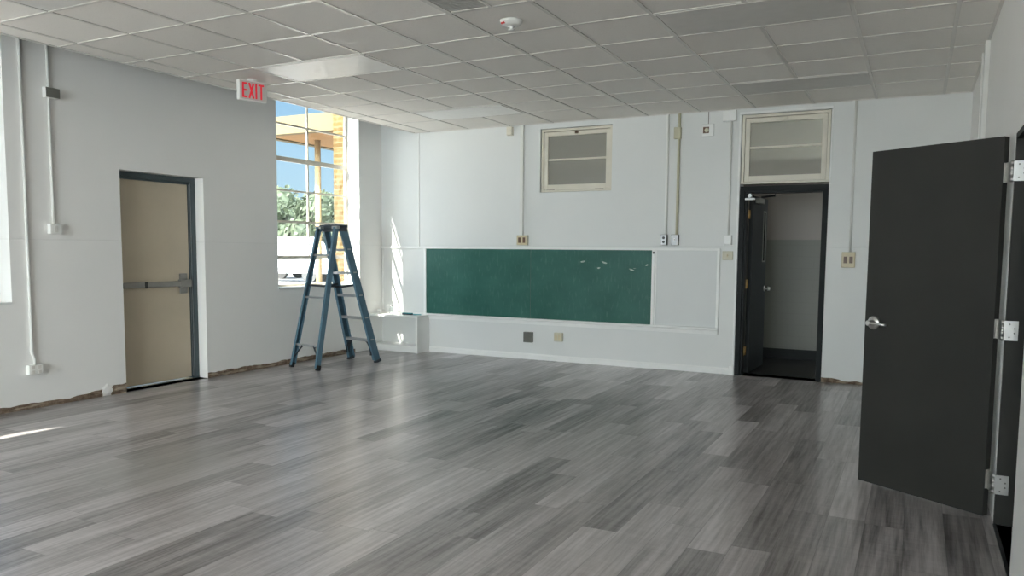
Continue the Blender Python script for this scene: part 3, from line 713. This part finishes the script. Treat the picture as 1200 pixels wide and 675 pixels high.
# ------------------------------------------------------------------ electrical things
def plate_box(name, x0, x1, z0, z1, dep, mat, label, cat, face=None, kind='outlet', group=None, lid=None):
    t_ = thing(name, label, cat, ((x0 + x1) / 2, 0, z0), group)
    MB().box(x0, x1, -dep, -.001, z0, z1, bev=.004).done('wall_box', mat, t_)
    fm = face or mat; cx, cz = (x0 + x1) / 2, (z0 + z1) / 2
    MB().box(x0 + .004, x1 - .004, -dep - .004, -dep, z0 + .004, z1 - .004, bev=.001).done('cover_plate', fm, t_)
    b = MB()
    if kind == 'outlet':
        b.b.free()
        for s_ in (-.024, .024):
            MB().cyl((cx, -dep - .003, cz + s_), (cx, -dep - .007, cz + s_), .016).done('socket', lid or M['brown'], t_)
    elif kind == 'switch':
        b.box(cx - .008, cx + .008, -dep - .006, -dep - .003, cz - .018, cz + .018); b.bar((cx, -dep - .005, cz), (cx, -dep - .020, cz + .010), .008, .010)
        b.done('toggle', lid or fm, t_)
    elif kind == 'double':
        b.b.free()
        for s_ in (-.5, .5):
            xx = cx + s_ * (x1 - x0) * .42
            MB().box(xx - .017, xx + .017, -dep - .008, -dep - .003, cz - .035, cz + .035).done('socket', lid or M['brown'], t_)
    return t_
def conduit(name, label, x, z0, z1, r=.011, mat='conduit', y=-.013, straps=(), square=False, w=.0, parent=None):
    t_ = thing(name, label, 'conduit', (x, y, z0))
    b = MB()
    if square: b.box(x - w / 2, x + w / 2, -2 * r, -.001, z0, z1, bev=.003)
    else: b.cyl((x, y, z0), (x, y, z1), r)
    b.done('pipe', M[mat], t_)
    for s_ in straps: MB().box(x - r * 2.2, x + r * 2.2, y - r - .002, -.001, s_ - .008, s_ + .008).done('strap', M[mat], t_)
    return t_
BX = 'conduit'
conduit('conduit', 'white vertical conduit between chalkboard and ceiling, left of the small transom', -4.690, 1.598, H - .008, .022, square=True, w=.046)
plate_box('junction_box', -4.900, -4.825, 2.868, 2.975, .06, M['trimcream'], 'small cream box high on the back wall by the ceiling, left of the transom', 'junction box', kind='none')
plate_box('outlet_box', -4.745, -4.595, 1.470, 1.597, .05, M['almond'], 'double brown outlet box above the middle of the chalkboard', 'outlet', face=M['ivory'], kind='double')
conduit('conduit', 'thin white vertical conduit left of the beige one, above the chalkboard end', -2.795, 1.602, H - .008, .010)
plate_box('outlet_box', -2.850, -2.775, 1.476, 1.601, .05, M['greybox'], 'steel outlet box with a dark socket above the chalkboard end', 'outlet', face=M['alu'], kind='outlet', lid=M['black'])
cc = conduit('conduit', 'thick beige vertical conduit with a coupling box near the ceiling', -2.667, 1.602, H - .008, .016, 'beige', -.018)
MB().box(-2.722, -2.642, -.055, -.001, 2.700, 2.830, bev=.006).done('coupling_box', M['beige'], cc)
plate_box('switch_box', -2.728, -2.638, 1.476, 1.601, .05, M['greybox'], 'steel switch box at the foot of the thick beige conduit', 'switch', face=M['alu'], kind='switch', lid=M['whiteplastic'])
al = thing('alarm_plate', 'square white wall plate with a dark opening high between the conduits', 'wall plate', (-2.338, 0, 2.71))
MB().box(-2.405, -2.270, -.020, -.001, 2.712, 2.848, bev=.004).done('cover_plate', M['trim'], al)
MB().box(-2.392, -2.325, -.0235, -.0205, 2.745, 2.815).done('opening', M['brown'], al)
MB().lathe((-2.350, -.0235, 2.780), [(.026, 0), (.024, -.006), (.014, -.007)], 20, (0, 1, 0)).done('buzzer', M['almond'], al)
MB().box(-2.340, -2.333, -.006, -.001, 2.849, H - .008).done('wire_cover', M['greybox'], al)
plate_box('junction_box', -2.170, -2.020, 2.862, H - .012, .05, M['trim'], 'white junction box by the ceiling left of the corridor door transom', 'junction box', kind='none')
conduit('conduit', 'white vertical conduit just left of the corridor door frame', -2.074, 1.592, 2.861, .011)
plate_box('junction_box', -2.115, -2.031, 1.484, 1.591, .05, M['trim'], 'white box at the foot of the conduit left of the corridor door', 'junction box', kind='none')
plate_box('light_switch', -2.135, -2.016, 1.312, 1.412, .018, M['almond'], 'cream light switch plate left of the corridor door', 'switch', face=M['almond'], kind='switch', lid=M['ivory'])
cr_ = conduit('conduit', 'white conduit slanting down the back wall right of the corridor door', -.80, 1.412, H - .008, .013)
plate_box('outlet_box', -.876, -.745, 1.248, 1.411, .045, M['ivory'], 'tan switch box with brown face right of the corridor door', 'switch', face=M['ivory'], kind='double', lid=M['brown'])
plate_box('outlet_box', -4.637, -4.515, .222, .355, .05, M['greybox'], 'dark grey blank metal box low on the wall under the chalkboard', 'outlet', face=M['greybox'], kind='none')
plate_box('outlet_box', -4.205, -4.095, .258, .368, .05, M['almond'], 'cream outlet low on the wall under the chalkboard', 'outlet', face=M['almond'], kind='double', lid=M['ivory'])

# left wall: conduits, boxes (built facing +x)
def lconduit(label, y, z0, z1, r, jog=None):
    t_ = thing('conduit', label, 'conduit', (L, y, z0)); x = L + r + .002
    pts = [(x, y, z1), (x, y, z0 + .12), (x, y, z0)] if jog is None else [(x, y, z1), (x, y, z0 + .10), (x, y + .02, z0 + .05), (x, y + .02, z0)]
    MB().tube(pts, r).done('pipe', M['conduit'], t_); return t_
def lbox(name, label, cat, y0, y1, z0, z1, dep, mat, kind='none', face=None):
    t_ = thing(name, label, cat, (L, (y0 + y1) / 2, z0))
    MB().box(L + .001, L + dep, y0, y1, z0, z1, bev=.005).done('wall_box', mat, t_)
    MB().box(L + dep, L + dep + .004, y0 + .004, y1 - .004, z0 + .004, z1 - .004, bev=.001).done('cover_plate', face or mat, t_)
    cy, cz = (y0 + y1) / 2, (z0 + z1) / 2; b = MB()
    if kind == 'outlet':
        for sy in (-.028, .028):
            for sz in (-.020, .020): MB().box(L + dep + .004, L + dep + .007, cy + sy - .014, cy + sy + .014, cz + sz - .014, cz + sz + .014).done('socket', M['tbar'], t_)
    if kind == 'switch':
        b.box(L + dep + .004, L + dep + .009, cy - .012, cy + .012, cz - .028, cz + .028); b.done('rocker', M['tbar'], t_)
    return t_
lconduit('white conduit running from the ceiling gap to the low left-wall outlet', -5.010, .385, 3.6, .0125, 1)
lbox('outlet_box', 'white double outlet box low on the left wall', 'outlet', -5.060, -4.935, .300, .385, .045, M['whiteplastic'], 'outlet')
lconduit('white conduit on the left wall between the two upper boxes and ceiling', -4.772, 1.600, 3.6, .0115)
lbox('junction_box', 'grey junction box on the conduit high on the left wall', 'junction box', -4.820, -4.690, 2.680, 2.770, .05, M['conduit'], face=M['greybox'])
lbox('light_switch', 'white switch box halfway up the left wall', 'switch', -4.825, -4.715, 1.512, 1.600, .045, M['whiteplastic'], 'switch')

# right wall: raceways from the ceiling
for (ya, yb4, dp, lb) in ((-2.13, -2.03, .035, 'wide white vertical raceway on the right wall behind the open charcoal door'),
                          (-1.72, -1.64, .030, 'narrow white vertical raceway on the right wall near the back corner')):
    t_ = thing('raceway', lb, 'raceway', (RW, ya, 0))
    MB().box(RW - dp, RW - .001, ya, yb4, .10, H - .008, bev=.003).done('channel', M['conduit'], t_)

# ------------------------------------------------------------------ stepladder
lad = thing('stepladder', 'blue fibreglass stepladder with aluminium steps standing open by the window', 'stepladder', (-6.394, -1.644, 0))
wv = Vector((.987, -.156, 0)).normalized(); uv = Vector((.156, .987, 0)).normalized(); O = Vector((-6.394, -1.644, 0))
HT = 1.66
def LP(s_, u_, z_): return O + wv * s_ + uv * u_ + Vector((0, 0, z_))
def front(side, z_): k = z_ / HT; return LP(side * (.245 * (1 - k) + .165 * k), .47 * (1 - k) + .00 * k, z_)
def rear(side, z_): k = z_ / HT; return LP(side * (.235 * (1 - k) + .165 * k), -.47 * (1 - k) - .10 * k, z_)
def channel(fn, side, z0, z1, dw, th, fl, name):
    """C-section rail: web outward, flanges inward"""
    b = MB(); p0, p1 = fn(side, z0), fn(side, z1)
    b.bar(p0, p1, dw, th, side=uv)
    o_ = -wv * side
    for s_ in (-1, 1):
        q = uv * (s_ * (dw / 2 - th / 2)) + o_ * (fl / 2)
        b.bar(p0 + q, p1 + q, th, fl, side=uv)
    return b.done(name, M['blue'], lad)
for side in (-1, 1):
    rl = channel(front, side, .03, HT, .098, .006, .034, 'front_rail')
    q0, q1 = front(side, .0), front(side, .075)
    MB().bar(q0, q0 + (q1 - q0) * .4, .104, .040, side=uv, bev=.004, ob=0).done('rail_foot', M['bluedark'], rl)
    rl = channel(rear, side, .03, HT, .062, .005, .030, 'rear_rail')
    MB().bar(rear(side, 0), rear(side, .06), .056, .036, side=uv, bev=.004).done('rail_foot', M['rubber'], rl)
for z_ in (.287, .565, .843, 1.122, 1.400):
    a_, c_ = front(-1, z_), front(1, z_)
    b = MB(); b.bar(a_, c_, .080, .004, side=uv)
    for s_ in (-1, 1):
        q = uv * (s_ * .038) - Vector((0, 0, .012)); b.bar(a_ + q, c_ + q, .004, .024, side=uv)
    for k in range(5):
        q = uv * (-.028 + .014 * k) + Vector((0, 0, .003)); b.bar(a_ + q, c_ + q, .004, .003, side=uv)
    sp = b.done('step', M['alu'], lad)
    for pt, s_ in ((a_, 1), (c_, -1)):
        MB().bar(pt - wv * s_ * .006, pt + wv * s_ * .030, .050, .016, side=uv).done('step_bracket', M['alu'], sp)
# knee braces under the bottom step
for side in (-1, 1):
    pts = []
    for k in range(7):
        a_ = k / 6 * PI / 2
        p_ = front(side, .275) - wv * side * (.13 * (1 - math.sin(a_) * .94)) - Vector((0, 0, .18 * (1 - math.cos(a_)))) - wv * side * .004
        pts.append(p_)
    b = MB()
    for p_, q_ in zip(pts, pts[1:]): b.bar(p_, q_ + (q_ - p_) * .08, .060, .006, side=uv)
    b.done('knee_brace', M['bluedark'], lad)
# rear cross bars with braces
for z_ in (.27, .83, 1.33):
    a_, c_ = rear(-1, z_), rear(1, z_)
    MB().bar(a_, c_, .022, .022, side=uv, bev=.002).done('cross_bar', M['alu'], lad)
for side in (-1, 1):
    a_ = rear(side, .27) - wv * side * .13; c_ = rear(side, .12) - wv * side * .006
    MB().bar(a_, c_, .020, .006, side=uv).bar(a_ + wv * side * .0 + Vector((0, 0, .004)), a_ + wv * side * .03 - Vector((0, 0, .02)), .024, .008, side=uv).done('brace', M['bluedark'], lad)
# spreaders
for side in (-1, 1):
    p_, q_ = rear(side, .97), front(side, .97); m_ = (p_ + q_) / 2 - Vector((0, 0, .018))
    off_ = -wv * side * .028
    b = MB().bar(p_ + off_, m_ + off_, .004, .024, side=wv).bar(m_ + off_ * 1.2, q_ + off_ * 1.2, .004, .024, side=wv).cyl(m_ + off_ * .8, m_ + off_ * 1.5, .012)
    b.done('spreader', M['bluedark'], lad)
# top cap
mc = Matrix(((wv.x, uv.x, 0, O.x), (wv.y, uv.y, 0, O.y), (0, 0, 1, 0), (0, 0, 0, 1)))
cap = MB().box(-.185, .185, -.075, .055, HT - .005, HT + .030, mat=mc, bev=.008).box(-.178, .178, -.068, .048, HT - .05, HT - .004, mat=mc, bev=.004).done('top_cap', M['bluedark'], lad)
for s_ in (-.12, -.06, .0, .06): MB().lathe(mc @ Vector((s_, -.02, HT + .030)), [(.018, 0), (.018, .004), (.012, .005)], 16).done('tool_hole_rim', M['bluedark'], cap)
MB().box(-.19, -.10, -.125, -.070, HT - .02, HT + .012, mat=mc, bev=.003).done('hinge_plate', M['alu'], cap); MB().box(.10, .19, -.125, -.070, HT - .02, HT + .012, mat=mc, bev=.003).done('hinge_plate', M['alu'], cap)

# ------------------------------------------------------------------ outdoors
struct(MB().box(-160, L - LT, -60, 160, -.30, -.02).done('ground_outside', M['concrete']), 'pale concrete yard outside the window')
# canopy over the yard seen through the window
cn = thing('walkway_canopy', 'cream and tan covered walkway roof seen through the window', 'canopy', (-9, 3, 0))
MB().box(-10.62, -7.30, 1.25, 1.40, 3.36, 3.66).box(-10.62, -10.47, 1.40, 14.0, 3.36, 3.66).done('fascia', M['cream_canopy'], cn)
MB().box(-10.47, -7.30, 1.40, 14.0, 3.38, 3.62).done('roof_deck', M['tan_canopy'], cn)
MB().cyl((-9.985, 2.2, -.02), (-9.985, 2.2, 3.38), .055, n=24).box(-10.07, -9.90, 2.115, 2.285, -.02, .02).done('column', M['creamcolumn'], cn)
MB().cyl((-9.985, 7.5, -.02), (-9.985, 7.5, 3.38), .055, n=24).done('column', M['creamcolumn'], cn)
tag(MB().box(-8.275, -8.06, .60, .90, -.02, 4.8).done('brick_pier', M['brick']), 'yellow brick pier just outside the window at its right edge', 'pier')
# unseen flat slabs, added outside to keep sun off most of the floor
cp = thing('sun_blocker', 'unseen flat slabs added outside to keep sun off the floor', 'canopy', (-8.4, -7, 3.45))
MB().box(-9.6, L - LT - .01, -8.15, -5.05, 3.45, 3.54).done('shade_slab', M['concrete'], cp)
MB().box(-9.6, -7.33, -13.5, -8.152, 3.45, 3.54).done('shade_slab', M['concrete'], cp)
for yy_ in (-6.0, -9.5, -13.0): MB().cyl((-9.4, yy_, -.02), (-9.4, yy_, 3.45), .06, n=16).done('column', M['concrete'], cp)
MB().box(-9.6, L - LT - .02, -7.15, -7.0, -.02, 3.449).done('shade_wall', M['brick'], cp)  # unseen wing wall, added to darken the far-left window reveal
ev = struct(MB().box(L - LT - .18, L - LT - .001, -3.2, -.1, 3.66, 3.86).done('eave', M['cream_canopy']), 'unseen, added sun-trimming eave above the window outside')  # unseen, added to cut off the top of the sun patch

def car(x, y, rz, label, kind=0):
    t_ = thing('car', label, 'car', (x, y, -.02), 'white cars parked outside the window')
    m_ = Matrix.Translation((x, y, -.02)) @ Matrix.Rotation(rz, 4, 'Z')
    prof = [(-2.25, .35), (-2.30, .75), (-2.2, .95), (-1.55, 1.03), (-.75, 1.50), (.75, 1.54), (1.55, 1.05), (2.15, .92), (2.28, .70), (2.25, .35)] if kind == 0 else \
           [(-2.55, .40), (-2.6, .9), (-2.5, 1.75), (-2.3, 1.92), (1.1, 1.95), (1.75, 1.15), (2.5, 1.0), (2.6, .7), (2.55, .40)]
    b = MB(); b.prism([(a, c) for a, c in prof], 1, -.86, .86)
    for v_ in b.b.verts:
        if v_.co.z > 1.2: v_.co.y *= .82
        v_.co = m_ @ v_.co
    b.done('body', M['carwhite'], t_)
    b = MB()
    wz = [(-.95, 1.12), (-.62, 1.43), (.62, 1.46), (1.18, 1.12)] if kind == 0 else [(-1.9, 1.25), (-1.9, 1.75), (.95, 1.78), (1.45, 1.22)]
    b.prism(wz, 1, -.875, .875)
    for v_ in b.b.verts:
        if v_.co.z > 1.2: v_.co.y *= .84
        v_.co = m_ @ v_.co
    b.done('window_glass', M['carglass'], t_)
    for wx in (-1.4, 1.4):
        for sy in (-.86, .66): MB().cyl(m_ @ Vector((wx, sy, .33)), m_ @ Vector((wx, sy + .2, .33)), .33, n=24).done('wheel', M['rubber'], t_)
    return t_
car(-24.6, 17.0, .25, 'white van parked behind the stepladder, nearest beyond the window', 1)
car(-28.5, 19.5, .2, 'white sedan parked at the left edge of the window view')
car(-30.5, 25.5, .2, 'white sedan parked farther back beyond the window')

def tree(x, y, h, r, seed, label):
    rnd = random.Random(seed)
    t_ = thing('tree', label, 'tree', (x, y, -.02), 'trees beyond the parked cars')
    b = MB().cyl((x, y, -.02), (x + .1, y, h * .55), .22, .12, 12)
    for k in range(5):
        a_ = rnd.uniform(0, 2 * PI); b.cyl((x + .05, y, h * .35), (x + r * .6 * math.cos(a_), y + r * .6 * math.sin(a_), h * .7), .08, .04, 8)
    b.done('trunk', M['bark'], t_)
    b = MB(); bl = [(x + rnd.uniform(-r, r) * .7, y + rnd.uniform(-r, r) * .7, h * rnd.uniform(.38, .85), r * rnd.uniform(.35, .55)) for _ in range(16)]
    for cx, cy, cz, rr in bl:
        for _ in range(190):
            th, ph = rnd.uniform(0, 2 * PI), math.acos(rnd.uniform(-1, 1)); q = rr * rnd.uniform(.75, 1.08)
            c_ = Vector((cx + q * math.sin(ph) * math.cos(th), cy + q * math.sin(ph) * math.sin(th), cz + q * math.cos(ph) * .8))
            s_ = rnd.uniform(.12, .24); a_ = Vector((rnd.gauss(0, 1), rnd.gauss(0, 1), rnd.gauss(0, 1))).normalized(); d_ = a_.orthogonal().normalized(); e_ = a_.cross(d_)
            vs = [b.b.verts.new(c_ + d_ * s_ * p_ + e_ * s_ * q_ * .6) for p_, q_ in ((-1, 0), (0, -1), (1, 0), (0, 1))]
            b.b.faces.new(vs)
        q = bmesh.ops.create_icosphere(b.b, subdivisions=2, radius=rr * .78, matrix=Matrix.Translation((cx, cy, cz)))
    b.done('crown', M['leaf'], t_)
tree(-40.8, 31.5, 5.6, 2.6, 1, 'leafy green tree at the left of the window view')
tree(-35.6, 31.0, 4.9, 2.2, 2, 'leafy green tree in the middle of the window view')
tree(-37.0, 40.5, 5.2, 2.6, 3, 'low green tree right of the column in the window view')
tree(-44.5, 40.5, 6.3, 3.2, 4, 'green tree behind the leftmost one, half hidden')
up = thing('utility_pole', 'thin wooden utility pole beyond the canopy column', 'utility pole', (-30.6, 28, 0))
MB().cyl((-30.6, 28, -.02), (-30.6, 28, 6.2), .07, .05, 12).done('pole', M['wood_pole'], up)
MB().box(-31.1, -30.1, 27.96, 28.04, 5.6, 5.68).done('crossarm', M['wood_pole'], up)
